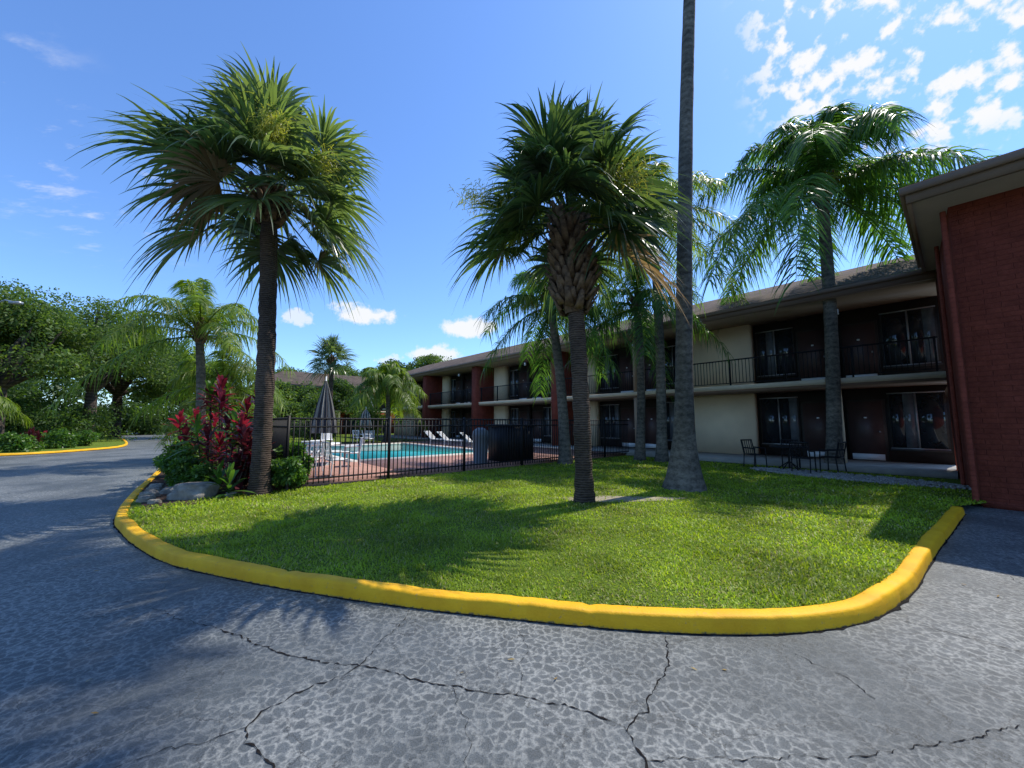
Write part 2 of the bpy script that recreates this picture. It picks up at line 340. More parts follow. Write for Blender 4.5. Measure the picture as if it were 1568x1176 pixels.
poly('gravel_patch',[W(13.7+.12*2.2+.8*math.sin(a)+.3*math.cos(a),2.2+2.3*math.cos(a)*(1+.05*math.sin(7*a)))[:2] for a in np.linspace(0,6.28,44)[:-1]],.113,'sand')
rng=R_(77);n=1500;q=QB();a=rng.uniform(0,6.28,n);k=rng.uniform(0,1.05,n)**.5; D_=13.96+.8*np.sin(a)*k+.3*np.cos(a)*k; s_=2.2+2.3*np.cos(a)*k
for Di,si in zip(D_,s_): p=W(Di,si); q.box((p[0],p[1],.125),tuple(rng.uniform(.02,.065,3)),'gravel',rng.uniform(0,3),rng.uniform(0,1))
q.build('gravel')
poly('mulch_bed',[(-6.2,6.75),(-5.2,7.9),W(1.85,9.7)[:2],W(1.85,40)[:2],W(.15,40)[:2],W(.05,24)[:2],W(-.45,12)[:2],(-6.75,7.2)],.114,'mulch')
rng=R_(31);n=70;q=QB();x=rng.uniform(-9,6,n);y=rng.uniform(2.2,9,n)
k=~inpoly(x,y,[tuple(p) for p in KC]+[(9,8),(30,40),(-40,60)]); x=x[k];y=y[k];n=len(x);az=rng.uniform(0,6.3,n)
q.strips(np.stack([x,y,np.full(n,.006)],1),np.stack([np.cos(az),np.sin(az),rng.uniform(.05,.4,n)],1),rng.uniform(.02,.06,n),rng.uniform(.008,.02,n),.1,np.stack([-np.sin(az),np.cos(az),rng.uniform(-.3,.3,n)],1),[.2,1,.1],[0,.5,1],'dryleaf'); q.build('fallen_leaves')
# ---------------------------------------------------------------- palms
def boots(q,pa,pb,r,n,rng,ln=.32,mat='boot',ws=1):
    for i in range(n):
        f=(i+.5)/n; c=pa+(pb-pa)*f; a=i*2.39996+rng.normal(0,.12); e=rng.uniform(.75,1.15)
        o=np.array([math.cos(a),math.sin(a),0]); d=nrm(o*math.cos(e)+np.array([0,0,math.sin(e)])); sd=np.array([-math.sin(a),math.cos(a),0]); nn=np.cross(d,sd)
        l=ln*rng.uniform(.7,1.25); rr=r*(.72+.28*math.sin(math.pi*min(1,f*1.1+.05)))
        b=c+o*rr*.75; V=[]
        for t_,w,th in ((0,.17,.05),(1,.085,.03)):
            for u in(-1,1):
                for v in(-1,1): V.append(b+d*l*t_+sd*u*w*ws*.5+nn*v*th*.5)
        q.hexa(np.array(V),mat)
def trunk(q,base,top,r0,r1,mat,rng,K=40,n=14,flare=.5,sway=.1,ring=.03,fl_h=.5):
    t=np.linspace(0,1,K); base=np.array(base,float);top=np.array(top,float)
    pts=base+(top-base)*t[:,None]; pts[:,0]+=sway*np.sin(t*math.pi); h=(top[2]-base[2])*t
    rad=r0+(r1-r0)*t; rad=rad*(1+flare*np.exp(-h/fl_h)); rad*=1+rng.uniform(-ring,ring,K)
    q.tube(pts,rad,mat,n,jit=ring*.8,rng=rng)
def sabal(name,base,crown,r0,r1,bootz,rb,Lp,Rb,nl,seed,lm='sabal',infl=3,nseg=25,emin=-30,stretch=.0):
    rng=R_(seed); q=QB(); base=np.array(base,float);crown=np.array(crown,float)
    trunk(q,base,crown,r0,r1,'bark',rng,70,18,.35,.05,.06,.25)
    f=(bootz-base[2])/(crown[2]-base[2]); pa=base+(crown-base)*f
    q.tube([pa,pa+(crown-pa)*.3,crown],[r1*1.1,rb*.7,rb*.6],'boot',12); boots(q,pa,crown,rb,int(95*(crown[2]-bootz)/1.2),rng)
    for i in range(nl):
        f=(i+.5)/nl; az=i*2.39996+rng.normal(0,.15); el=math.radians(86-(86-emin)*f**.9+rng.normal(0,8))
        a=np.array([math.cos(az)*math.cos(el),math.sin(az)*math.cos(el),math.sin(el)]); sd=np.array([-math.sin(az),math.cos(az),0])
        l=Lp*rng.uniform(.75,1.12)*(1+stretch*max(0,math.sin(el))); g=.05+.16*f; tt=np.linspace(0,1,6)
        o=crown+np.array([0,0,.25-.5*f])
        P=o+a*l*tt[:,None]; P[:,2]-=g*l*tt**2
        mat=lm
        if f>.985: mat='dead'
        q.tube(P,np.linspace(.028,.012,6),mat,4)
        T=nrm(P[-1]-P[-2]); roll=rng.normal(0,.45); nn=np.cross(T,sd); nn=nn if nn[2]>0 or el>1.2 else -nn
        sd2=sd*math.cos(roll)+nn*math.sin(roll); nn=np.cross(T,sd2)
        if nn[2]<0: nn=-nn
        ph=np.linspace(-2.35,2.35,nseg*2+1)+rng.normal(0,.02,nseg*2+1); m_=len(ph)
        Dn=T*np.cos(ph)[:,None]+sd2*np.sin(ph)[:,None]+nn*(.3*np.abs(np.sin(ph))+.05)[:,None]; Dn=nrm(Dn+rng.normal(0,.03,(m_,3)))
        Ln=Rb*(.78+.22*np.cos(ph*.8))*rng.uniform(.88,1.1,m_)*rng.uniform(.85,1.1)
        Sv=nrm(np.cross(Dn,nn)); tw=np.where(np.arange(m_)%2==0,.55,-.55); Sv=nrm(Sv*np.cos(tw)[:,None]+nn*np.sin(tw)[:,None])
        q.strips(np.repeat(P[-1:],m_,0),Dn,Ln,.066*Rb/1.2,rng.uniform(.25,.7,m_)*(.6+.5*f),Sv,[.1,.8,1.,.78,.42,.2,.05],[0,.28,.5,.64,.78,.9,1],mat,ex=3)
    for i in range(infl):
        az=rng.uniform(0,6.28); el=rng.uniform(.1,.7); a=np.array([math.cos(az)*math.cos(el),math.sin(az)*math.cos(el),math.sin(el)]); l=(Lp+Rb)*rng.uniform(.75,.95)
        infl_(q,crown,a,l,rng)
    return q.build(name)
def infl_(q,o,a,l,rng,m='infl'):
    tt=np.linspace(0,1,10);P=o+a*l*tt[:,None];P[:,2]-=.35*l*tt**2; q.tube(P,np.linspace(.018,.006,10),m,4)
    n=900; t=rng.uniform(.4,1,n); C=o+a*l*t[:,None];C[:,2]-=.35*l*t**2
    D=nrm(rng.normal(0,1,(n,3))+a*.6+np.array([0,0,-.4])); S=nrm(np.cross(D,rng.normal(0,1,(n,3))))
    C=C+rng.normal(0,.14,(n,3)); q.strips(C,D,rng.uniform(.05,.18,n),.012,.5,S,[1,1,.5],[0,.5,1],m)
def queen(name,base,crown,r0,r1,Lf,nf,seed,lm='queen',grav=.5,sway=.1,flare=.5,npair=85,ll=.7,fl_h=.5,emax=84,espan=105,infl=1,lw=.04):
    rng=R_(seed); q=QB(); base=np.array(base,float);crown=np.array(crown,float)
    trunk(q,base,crown,r0,r1,'gbark',rng,60,16,flare,sway,.02,fl_h)
    q.tube([crown-[0,0,.1],crown+[0,0,.3],crown+[0,0,.8]],[r1*1.1,r1*1.25,r1*.5],'boot',10)
    boots(q,crown-np.array([0,0,.25]),crown+np.array([0,0,.5]),r1*1.4,22,rng,.5)
    for i in range(nf):
        f=(i+.5)/nf; az=i*2.39996+rng.normal(0,.2); el=math.radians(emax-espan*f+rng.normal(0,6))
        a=np.array([math.cos(az)*math.cos(el),math.sin(az)*math.cos(el),math.sin(el)]); sd=np.array([-math.sin(az),math.cos(az),0])
        l=Lf*rng.uniform(.85,1.1); g=grav*rng.uniform(.8,1.2)*(.75+.4*math.cos(el))
        o=crown+np.array([0,0,.45-.4*f])
        def pos(t): 
            P=o+a*l*t[:,None]; P[:,2]-=g*l*t**2.4; return P
        tt=np.linspace(0,1,14); q.tube(pos(tt),np.linspace(.035,.006,14),lm,5)
        for sgn in(-1,1):
            t=np.linspace(.12,.99,npair)+rng.normal(0,.006,npair); t=np.clip(t,.1,1); C=pos(t); T=nrm(pos(t+.01)-C)
            up=nrm(np.cross(T,sd)*1.0); up=np.where(up[:,2:3]<0,-up,up)
            k=rng.uniform(-.5,.7,npair)
            Dn=nrm(sd*sgn*1.0+T*rng.uniform(.3,.8,npair)[:,None]+up*k[:,None]+rng.normal(0,.12,(npair,3)))
            Ln=ll*(.5+.5*np.sin(np.clip(t*1.05,0,1)*math.pi*.93))*rng.uniform(.8,1.15,npair)
            Sv=nrm(np.cross(Dn,up)+rng.normal(0,.3,(npair,3)))
            q.strips(C,Dn,Ln,lw,rng.uniform(.6,1.3,npair),Sv,[.5,1,.85,.5,.06],[0,.25,.5,.78,1],lm)
    for i in range(infl):
        az=rng.uniform(0,6.28); infl_(q,crown,np.array([math.cos(az)*.8,math.sin(az)*.8,.4]),1.5,rng)
    return q.build(name)
sabal('sabal_palm',(-5.32,8.3,.08),(-5.62,8.45,6.9),.18,.165,6.1,.36,1.42,1.35,50,1,'sabal',4,emin=-24,stretch=.1)
sabal('sabal_palm',(1.37,7.46,.08),(1.15,7.5,5.75),.165,.15,3.75,.44,1.28,1.28,48,2,'sabal2',5,emin=-12,stretch=.05)
queen('queen_palm',(3.92,8.96,.08),(5.0,8.9,17.7),.20,.12,4.4,40,3,'queen',flare=1.5,fl_h=.7,sway=-.12,espan=58,grav=.3,lw=.085,ll=.85)
queen('queen_palm',(10.7,13.0,.08),(11.0,12.95,9.5),.21,.17,5.2,30,4,'queen',grav=.72,ll=.95,npair=115,emax=86,espan=84,lw=.05)
queen('queen_palm',(5.75,15.0,.08),(5.8,15.2,9.9),.19,.15,3.9,22,5,'queeny',grav=.6,ll=.8)
queen('queen_palm',(5.1,15.6,.08),(5.2,15.6,6.2),.17,.14,3.3,18,6,'queen',grav=.6)
queen('queen_palm',(1.95,14.3,.08),(1.5,14.4,5.9),.2,.15,3.0,20,7,'queen',grav=.6)
queen('queen_palm',(-12.3,15.3,.08),(-12.7,15.4,5.0),.18,.14,3.6,22,8,'queeny',grav=.55,ll=.65,npair=75,espan=90,emax=86)
queen('queen_palm',(-13.2,17.6,.08),(-13.2,17.6,3.0),.16,.14,2.9,18,9,'queeny',grav=.6)
sabal('sabal_palm',(-16.8,35.5,.08),(-16.8,35.5,7.6),.2,.18,6.8,.4,1.2,1.3,36,10,'sabal',0,14)
queen('queen_palm',(-9.2,28.4,.08),(-9.2,28.4,4.2),.2,.15,2.9,22,12,'queeny',grav=.6,ll=.8,lw=.06)
queen('queen_palm',(-31,21.5,.08),(-31,21.5,2.6),.2,.15,2.8,16,13,'queeny',grav=.6,lw=.06)
# ---------------------------------------------------------------- leafy trees
def cloud(q,cs,rs,n,size,m,rng,flat=.8):
    for c,r in zip(cs,rs):
        d=nrm(rng.normal(0,1,(n,3))); rr=r*rng.uniform(.25,1.08,n)**.6; P=np.array(c)+d*rr[:,None]*np.array([1,1,flat])
        D=nrm(rng.normal(0,1,(n,3))+d*.5); S=nrm(np.cross(D,rng.normal(0,1,(n,3))))
        s_=size*rng.uniform(.6,1.4,n); q.strips(P,D,s_,s_*.55,.2,S,[.35,1,.15],[0,.5,1],m)
def oak(name,x,y,h,r,seed,m='oak',nc=46,nl=230,size=.3,low=.28):
    rng=R_(seed);q=QB(); b=np.array([x,y,0.]); sp=b+[0,0,h*.3]
    q.tube([b,b+[0.05,0,.3],sp],[h*.045,h*.032,h*.025],'oakbark',10,jit=.06,rng=rng)
    cs=[];rs=[]
    for i in range(nc):
        d=nrm(rng.normal(0,1,3)); d[2]=abs(d[2])*1.1-.35
        R=r*rng.uniform(.5,.95); c=b+np.array([d[0]*R,d[1]*R,h*(low+.34)+d[2]*h*.36*rng.uniform(.7,1.05)]); cs.append(c); rs.append(r*rng.uniform(.16,.30))
        if i%4==0:
            mid=sp+(c-sp)*.5+rng.normal(0,.3,3); q.tube([sp,mid,c],[h*.018,h*.010,h*.003],'oakbark',6)
    cloud(q,cs,rs,nl,size,m,rng); return q.build(name)
for i,(x,y,h,r,mm) in enumerate([(-34,25.5,12.8,5.4,'oak'),(-35,32,13.6,5.8,'oak'),(-43,29,15.5,7,'oakd'),(-44,19,14,7,'oak'),(-41,40,14.5,6.5,'oakd'),(-52,36,16,8,'oak'),(-33,19.5,8,3.5,'oakd'),(-35,41,11,5,'oak')]):
    oak('oak_tree',x,y,h,r,40+i,mm,64,430,.19,.2)
for i,(x,y,h,r) in enumerate([(-14,66,14.5,6),(-19,63,12.5,5),(-8,62,12,4),(4,60,15,4),(-30,66,12,6),(-25,58,10,5),(-36,62,11,6)]):
    oak('oak_tree',x,y,h,r,60+i,'oakd' if i%2 else 'oak',40,230,.34)
oak('oak_tree',-21,44,8.5,4.2,78,'oakd',44,260,.24,.15); oak('oak_tree',-25.5,41,7.5,3.6,79,'oak',44,260,.24,.15)
for i,(x,y,h,r) in enumerate([(-28,-24,13,7),(-8,-34,15,8),(14,-30,14,8),(34,-20,13,7)]):
    oak('oak_tree',x,y,h,r,80+i,'oak',26,60,.9)
rng=R_(90);q=QB();cs=[];rs=[]
for i in range(170):
    t=rng.random(); x=-72+50*t; y=47+22*t+rng.normal(0,2.5); cs.append((x,y,rng.uniform(.6,6.8)));rs.append(rng.uniform(1.3,2.5))
for i in range(130):
    t=rng.random(); cs.append((-62+4*rng.normal(),5+45*t,rng.uniform(.5,7)));rs.append(rng.uniform(1.5,2.6))
for i in range(40):
    t=rng.random(); cs.append((-60+14*t,40+12*t,rng.uniform(.3,3)));rs.append(rng.uniform(1.0,1.8))
cloud(q,cs,rs,210,.40,'oakd',rng); q.build('distant_trees')
rng=R_(91);q=QB();cs=[];rs=[]
for i in range(85):
    t=rng.random(); x=-58+27*t+rng.normal(0,.8); y=15+(13*t)+rng.normal(0,2.5)+5; cs.append((x,y,rng.uniform(.3,3.2)));rs.append(rng.uniform(.7,1.5))
cloud(q,cs,rs,260,.18,'oakd',rng); q.build('hedge')
def bush(name,x,y,z,r,h,seed,m='bush',size=.09,nc=14,nl=170):
    rng=R_(seed);q=QB();cs=[];rs=[]
    for i in range(nc):
        a=rng.uniform(0,6.28);k=r*rng.uniform(0,.7); cs.append((x+math.cos(a)*k,y+math.sin(a)*k,z+h*rng.uniform(.15,.8)));rs.append(min(r,h)*rng.uniform(.28,.42))
    q.tube([(x,y,z),(x,y,z+h*.6)],.03,'oakbark',5)
    cloud(q,cs,rs,nl,size,m,rng); return q.build(name)
def ti(name,x,y,z,h,n,seed,m='red',m2='dkred',ln=.5,sp=.5):
    rng=R_(seed);q=QB()
    for k in range(n):
        a=rng.uniform(0,6.28);rr=rng.uniform(0,sp); hh=h*rng.uniform(.35,1); b=np.array([x+math.cos(a)*rr,y+math.sin(a)*rr,z]); tp=b+np.array([math.cos(a)*.2,math.sin(a)*.2,hh-.35])
        q.tube([b,tp],.014,'oakbark',5); nn=22; az=np.arange(nn)*2.4+rng.normal(0,.2,nn); el=np.linspace(1.45,-.1,nn)+rng.normal(0,.12,nn)
        D=np.stack([np.cos(az)*np.cos(el),np.sin(az)*np.cos(el),np.sin(el)],1); S=np.stack([-np.sin(az),np.cos(az),rng.normal(0,.2,nn)],1)
        P=tp+np.stack([0*az,0*az,np.linspace(.15,-.3,nn)],1); u=rng.random(); mm=m if u<.45 else (m2 if u<.85 else 'bush')
        q.strips(P,D,ln*rng.uniform(.7,1.1,nn),.09,.35,S,[.25,.7,1,.75,.08],[0,.2,.5,.8,1],mm)
    return q.build(name)
ti('ti_plant',-6.35,8.75,.1,1.85,12,101,'dkred','red'); ti('ti_plant',-7.1,9.8,.1,2.6,16,102,'red','dkred',.55,.65); ti('ti_plant',-8.1,10.6,.1,2.0,11,103,'red','dkred',.5,.6); ti('ti_plant',-5.95,8.35,.1,1.2,6,104,'dkred','dkred')
for i,a in enumerate([(-5.0,8.75,.1,.42,.8),(-7.5,8.9,.1,.5,.8),(-8.3,9.6,.1,.55,.95),(-6.9,8.8,.1,.4,.6),(-9.3,10.9,.1,.6,1.1),(-9.0,11.8,.1,.9,1.8),(-10.6,12.8,.1,.8,1.2),(-11.5,14.4,.1,1.0,1.5),(-5.2,9.3,.1,.5,1.2),(-12.6,15.9,.1,.8,1.1)]):
    bush('shrub',*a,110+i,nl=260,size=.075)
for i,a in enumerate([(-13.9,27.5,.1,2.0,4.0),(-16.5,29,.1,2,3.6),(-11.2,30,.1,1.6,2.8),(-19,31,.1,2.2,3.8),(-23,35,.1,2.4,4.2)]):
    bush('large_bush',*a,130+i,'oak',.17,26,260)
for i,a in enumerate([(-25.5,20,.1,.9,1.1),(-26.5,22.8,.1,.9,1.2),(-27.6,25.2,.1,.9,1.0),(-27.5,18.4,.1,.8,.9),(-31,17.2,.1,.8,1.1),(-37,15,.1,1,1.3)]):
    bush('shrub',*a,140+i,'bush',.12)
ti('ti_plant',-29,19.5,.1,1.7,9,151); ti('ti_plant',-28,22.5,.1,1.5,8,152); ti('ti_plant',-26.5,18.9,.1,1.5,8,153)
def rock(name,x,y,z,sx,sy,sz,seed):
    bm=bmesh.new(); bmesh.ops.create_icosphere(bm,subdivisions=4,radius=1)
    from mathutils import noise as mn
    for v in bm.verts:
        k=1+.35*mn.noise(v.co*1.3+Vector((seed,0,0)))+.16*mn.noise(v.co*3.1+Vector((seed,2,0)))+.05*mn.noise(v.co*9); c=v.co*k
        c=Vector((max(-.85,min(.85,c.x)),max(-.85,min(.85,c.y)),max(-.8,min(.75,c.z))))
        v.co=Vector((x+c.x*sx,y+c.y*sy,z+c.z*sz))
    me=bpy.data.meshes.new(name); bm.to_mesh(me); bm.free(); me.materials.append(M['rock'])
    for p in me.polygons:p.use_smooth=True
    o=bpy.data.objects.new(name,me); sc.collection.objects.link(o)
rock('boulder',-6.35,7.85,.2,.42,.3,.27,1)
for i,(x,y,s) in enumerate([(-6.95,7.5,.11),(-7.3,7.95,.13),(-7.55,8.3,.12),(-7.2,8.35,.16),(-7.8,8.6,.13),(-6.6,7.3,.08),(-8.1,9.0,.12),(-5.7,8.0,.09)]): rock('border_rock',x,y,.14,s*1.3,s,s*.8,5+i)
# ---------------------------------------------------------------- motel
mot=empty('motel_building')
q=QB(); F0,F1,TOP=.25,3.1,5.85
segs=[('d',.1,5.6),('c',5.6,8.5),('d',8.5,13.8),('c',13.8,17.3),('d',17.3,22),('c',22,26),('d',26,30.2),('c',30.2,32.6),('d',32.6,36.6),('c',36.6,41)]
wn=QB(); 
def unit(a,b,zf,doorhi,k):
    dw=.92; 
    if doorhi: d0=b-.12-dw; w0,w1=a+.1,d0-.14
    else: d0=a+.12; w0,w1=d0+dw+.14,b-.1
    wn.dbox(18.80,18.9,d0-.07,d0+dw+.07,zf,zf+2.17,'alu'); wn.dbox(18.76,18.8,d0,d0+dw,zf+.02,zf+2.1,'door')
    wn.dbox(18.745,18.76,d0+.03,d0+dw-.03,zf+.03,zf+.24,'white'); wn.dbox(18.70,18.76,d0+.08,d0+.13,zf+1,zf+1.06,'steel')
    wn.dbox(18.745,18.76,d0+dw/2-.04,d0+dw/2+.04,zf+1.5,zf+1.55,'white')
    z0,z1=zf+.45,zf+2.38; wn.dbox(18.82,18.9,w0,w1,z0,z1,'alu')
    mid=(w0+w1)/2
    for j,(p0,p1) in enumerate(((w0+.05,mid-.03),(mid+.03,w1-.05))):
        if (j+k)%2:
            pm=p0+(p1-p0)*.45; wn.dbox(18.805,18.82,p0,pm,z0+.05,z1-.05,'curtain'); wn.dbox(18.805,18.82,pm,p1,z0+.05,z1-.05,'glass')
        else: wn.dbox(18.805,18.82,p0,p1,z0+.05,z1-.05,'glass')
    wn.dbox(18.79,18.803,w0,w1,z0,z0+.04,'steel'); wn.dbox(18.79,18.803,w0,w1,z1-.04,z1,'steel'); wn.dbox(18.79,18.803,mid-.025,mid+.025,z0+.04,z1-.04,'steel')
    wn.dbox(18.76,18.82,w0-.02,w1+.02,z0-.06,z0-.002,'alu')
for k,(ty,a,b) in enumerate(segs):
    for zf,zt in ((F0,F1-.27),(F1,TOP)):
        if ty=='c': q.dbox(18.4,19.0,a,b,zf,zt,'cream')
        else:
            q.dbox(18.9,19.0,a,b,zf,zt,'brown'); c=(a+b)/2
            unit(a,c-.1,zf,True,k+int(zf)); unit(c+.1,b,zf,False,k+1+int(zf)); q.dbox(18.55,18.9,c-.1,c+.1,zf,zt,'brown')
    if ty=='d' and a<15:
        c=(a+b)/2*17.1/18.5
        for zf,zt in ((F0,F1-.27),(F1,TOP)): q.dbox(17.02,17.2,c-.1,c+.1,zf,zt,'cream' if a<6 else 'soffit')
q.build('walls',mot); wn.build('doors_and_windows',mot)
q=QB()
q.dbox(15.7,18.9,.1,41,.05,F0,'conc'); q.dbox(16.95,18.9,.1,41,F1-.18,F1,'slab'); q.dbox(16.99,18.9,.1,41,F1-.27,F1-.183,'fascia')
q.build('walkway_slabs',mot)
q=QB()
q.dbox(16.5,18.9,-.1,41.4,TOP-.04,TOP,'soffit'); q.dbox(16.40,16.5,-.1,41.4,TOP-.06,TOP+.26,'fascia'); q.dbox(16.32,16.4,-.1,41.4,TOP+.12,TOP+.25,'fascia')
V=[W(16.36,-.1,TOP+.27),W(16.36,41.5,TOP+.27),W(22.4,41.5,8.45),W(22.4,-.1,8.45),W(28.6,41.5,TOP+.27),W(28.6,-.1,TOP+.27)]
q.add(V,[[0,1,2,3],[3,2,4,5]],'roof'); q.add([W(19,41.2,TOP),W(28,41.2,TOP),W(22.4,41.3,8.4),W(22.4,41.3,8.4)],[[0,1,2,3]],'cream'); q.dbox(19,28,.1,41.2,.1,TOP,'cream')
q.build('roof',mot)
q=QB()
for s0 in (15.4,23.6,31.3): q.dbox(16.75,18.4,s0-.32,s0+.32,.2,TOP-.05,'block')
q.build('brick_pillars',mot)
q=QB()
q.dbox(17.03,17.07,.2,41,F1+1.02,F1+1.07,'black'); q.dbox(17.03,17.07,.2,41,F1+.08,F1+.11,'black')
for s0 in np.arange(.25,41,.125): q.dbox(17.04,17.06,s0,s0+.018,F1+.1,F1+1.03,'black')
for s0 in np.arange(.25,41,1.9): q.dbox(17.02,17.08,s0,s0+.05,F1,F1+1.08,'black')
q.build('balcony_railing',mot)
q=QB()
for s0 in (2.45,10.3,18.2,26): q.dbox(16.9,17.0,s0-.05,s0+.05,F1+2.2,F1+2.38,'white')
q.build('wall_lights',mot)
wing=empty('motel_wing'); q=QB()
c=[W(11.7,-.2),W(17.0,.12),W(17.0,-14),W(11.7,-14)]
V=[]
for p in c: V+=[[p[0],p[1],0],[p[0],p[1],6.0]]
q.add(V,[[0,2,3,1],[2,4,5,3],[4,6,7,5],[6,0,1,7]],'block'); q.build('walls',wing)
q=QB(); q.dbox(11.66,11.7,-14,-.2,0,.12,'block'); q.dbox(10.85,18,-14,.28,6.0,6.04,'soffit')
q.dbox(10.78,10.85,-14,.35,5.97,6.28,'fascia'); q.dbox(10.85,16.3,.28,.35,5.97,6.28,'fascia'); q.dbox(10.70,10.78,-14,.43,6.14,6.29,'fascia'); q.dbox(10.85,16.3,.35,.43,6.14,6.29,'fascia')
q.add([W(10.7,.43,6.3),W(10.7,-14,6.3),W(15,-14,7.9),W(15,-3.5,7.9),W(19.5,.43,6.3),W(19.5,-14,6.3)],[[0,1,2,3],[0,3,4,4],[3,2,5,4]],'roof')
q.build('roof',wing)
q=QB(); q.tube([W(11.62,-.12,.1),W(11.62,-.12,5.9)],.045,'block',8); q.tube([W(14,.02,.1),W(14,.02,5.95)],.04,'block',8); q.build('downspouts',wing)
fw=empty('motel_back_wing'); q=QB()
q.dbox(7,40,52,60,.1,2.9,'block'); q.dbox(7,40,52,60,3.1,5.8,'block'); q.dbox(6.9,40,50.8,60,2.9,3.1,'slab'); 
for D0 in np.arange(8,38,4.2): q.dbox(D0,D0+2,51.9,52,.3,2.6,'brown'); q.dbox(D0,D0+2,51.9,52,3.2,5.5,'brown'); q.dbox(D0+3,D0+3.4,50.9,51.9,.1,5.8,'cream')
q.dbox(7,40,50.85,50.9,4.1,4.15,'black')
for D0 in np.arange(7,40,.2): q.dbox(D0,D0+.02,50.85,50.88,3.1,4.1,'black')
q.build('walls',fw); q=QB(); q.dbox(6.5,40.5,50.3,50.4,5.75,6.1,'fascia'); q.dbox(6.5,6.6,50.3,61,5.75,6.1,'fascia'); q.add([W(6.5,50.3,6.1),W(40.5,50.3,6.1),W(40.5,56,8.2),W(10,56,8.2),W(6.5,61.5,6.1),W(40.5,61.5,6.1)],[[0,1,2,3],[0,3,4,4],[3,2,5,4]],'roof'); q.dbox(6.6,40,50.4,60,5.8,5.84,'soffit'); q.build('roof',fw)
# ---------------------------------------------------------------- pool
q=QB(); z=.2
for a in((2,5,10.1,27),(11.5,15.7,10.1,27),(5,11.5,10.1,14.5),(5,11.5,24.5,27)): q.dbox(*a,.05,z,'deck')
for a in((4.7,5.02,14.2,24.8),(11.48,11.8,14.2,24.8),(5.02,11.48,14.2,14.52),(5.02,11.48,24.48,24.8)): q.dbox(*a,.1,z+.05,'coping')
q.build('pool_deck'); q=QB(); q.dbox(5.02,11.48,14.52,24.48,.13,.16,'water'); q.build('swimming_pool')
q=QB()
def fenceline(q,a,b,h=1.55,z0=.17,sp=.115):
    a=np.array(a,float);b=np.array(b,float);Ln=np.linalg.norm(b-a)
    for z in(.12,h-.22,h-.03): q.beam([*a,z0+z],[*b,z0+z],.03,'black')
    for i,t in enumerate(np.arange(0,Ln,sp)): p=a+(b-a)*t/Ln; q.box((p[0],p[1],z0+h/2),(.02,.02,h),'black',rz=A41)
    for t in np.arange(0,Ln+.1,2.4): p=a+(b-a)*min(t,Ln)/Ln; q.box((p[0],p[1],z0+h/2),(.06,.06,h+.08),'black',rz=A41)
P2=lambda D,s: W(D,s)[:2]
fenceline(q,P2(1.95,10),P2(15.8,10)); fenceline(q,P2(1.95,10),P2(1.95,27)); fenceline(q,P2(1.95,27),P2(15.8,27)); q.build('pool_fence')
def chair(q,x,y,z,rz,m='white'):
    a,b=math.cos(rz),math.sin(rz); T=lambda u,v,w:np.array([x+u*a-v*b,y+u*b+v*a,z+w])
    for u in(-.23,.23):
        q.tube([T(u,-.22,0),T(u,-.2,.62)],.018,m,6); q.tube([T(u,.24,0),T(u,.2,.42),T(u,.3,.88)],.018,m,6); q.tube([T(u,-.22,.62),T(u,.24,.64)],.022,m,6)
    q.box(T(0,0,.42),(.46,.46,.03),m,rz)
    for i in range(5): u=-.18+.09*i; q.tube([T(u,.22,.44),T(u,.3,.86)],.014,m,4)
    q.tube([T(-.23,.3,.88),T(.23,.3,.88)],.022,m,6)
def lounger(q,x,y,z,rz):
    a,b=math.cos(rz),math.sin(rz); T=lambda u,v,w:np.array([x+u*a-v*b,y+u*b+v*a,z+w])
    for u in(-.3,.3):
        q.tube([T(u,-.9,.34),T(u,.3,.34),T(u,.85,.85)],.022,'white',6)
        for v in(-.75,.35): q.tube([T(u,v,0),T(u,v,.34)],.02,'white',6)
    for i in range(14): v=-.88+.088*i; q.box(T(0,v,.345),(.6,.06,.015),'white',rz)
    for i in range(8): k=(i+.5)/8; q.box(T(0,.3+.55*k,.345+.51*k),(.6,.06,.015),'white',rz,.75)
def pc(D,s,z,rz,name='plastic_chair'):
    q=QB(); p=W(D,s); chair(q,p[0],p[1],z,rz); q.build(name)
for D,s,r in((2.7,11.3,.3),(3.3,10.9,2.4),(3.0,12.3,4.2),(9.0,25.5,1),(9.6,25.7,2),(14,15.6,1),(4.4,13.0,5.2)): pc(D,s,.2,r)
for D,s,r in((12.6,20,1.3),(12.8,22,1.2),(12.6,17.5,1.4),(9.8,25.8,.3),(7.2,25.9,.5)):
    q=QB();p=W(D,s);lounger(q,p[0],p[1],.2,r);q.build('sun_lounger')
def umbrella(D,s,h=2.75):
    q=QB();p=W(D,s);x,y=p[0],p[1]; q.tube([(x,y,.2),(x,y,h+.15)],.022,'white',8,True); q.tube([(x,y,.2),(x,y,.27)],.24,'grey',12,True)
    n=32; zs=np.linspace(h,1.25,9); rad=np.interp(zs,[1.25,1.5,2.2,h],[.33,.31,.2,.03])
    V=[[x+math.cos(2*math.pi*j/n)*r*(1+.28*(j%2)*(1 if r>.05 else 0)),y+math.sin(2*math.pi*j/n)*r*(1+.28*(j%2)),zz] for zz,r in zip(zs,rad) for j in range(n)]
    for j in range(n):
        F=[[i*n+j,i*n+(j+1)%n,(i+1)*n+(j+1)%n,(i+1)*n+j] for i in range(8)]
        q.add(V,F,'umbd' if (j//2)%2 else 'umbl')
    q.build('closed_umbrella')
umbrella(3.76,13.9,3.0); umbrella(9.6,26,2.5)
def rtable(name,x,y,z,m,r=.5,h=.72):
    q=QB(); q.tube([(x,y,z+h-.03),(x,y,z+h)],r,m,20,True); q.tube([(x,y,z),(x,y,z+h)],.03,m,8)
    for k in range(4): a=k*1.57+.4; q.tube([(x,y,z+.25),(x+math.cos(a)*r*.7,y+math.sin(a)*r*.7,z)],.016,m,6)
    q.build(name)
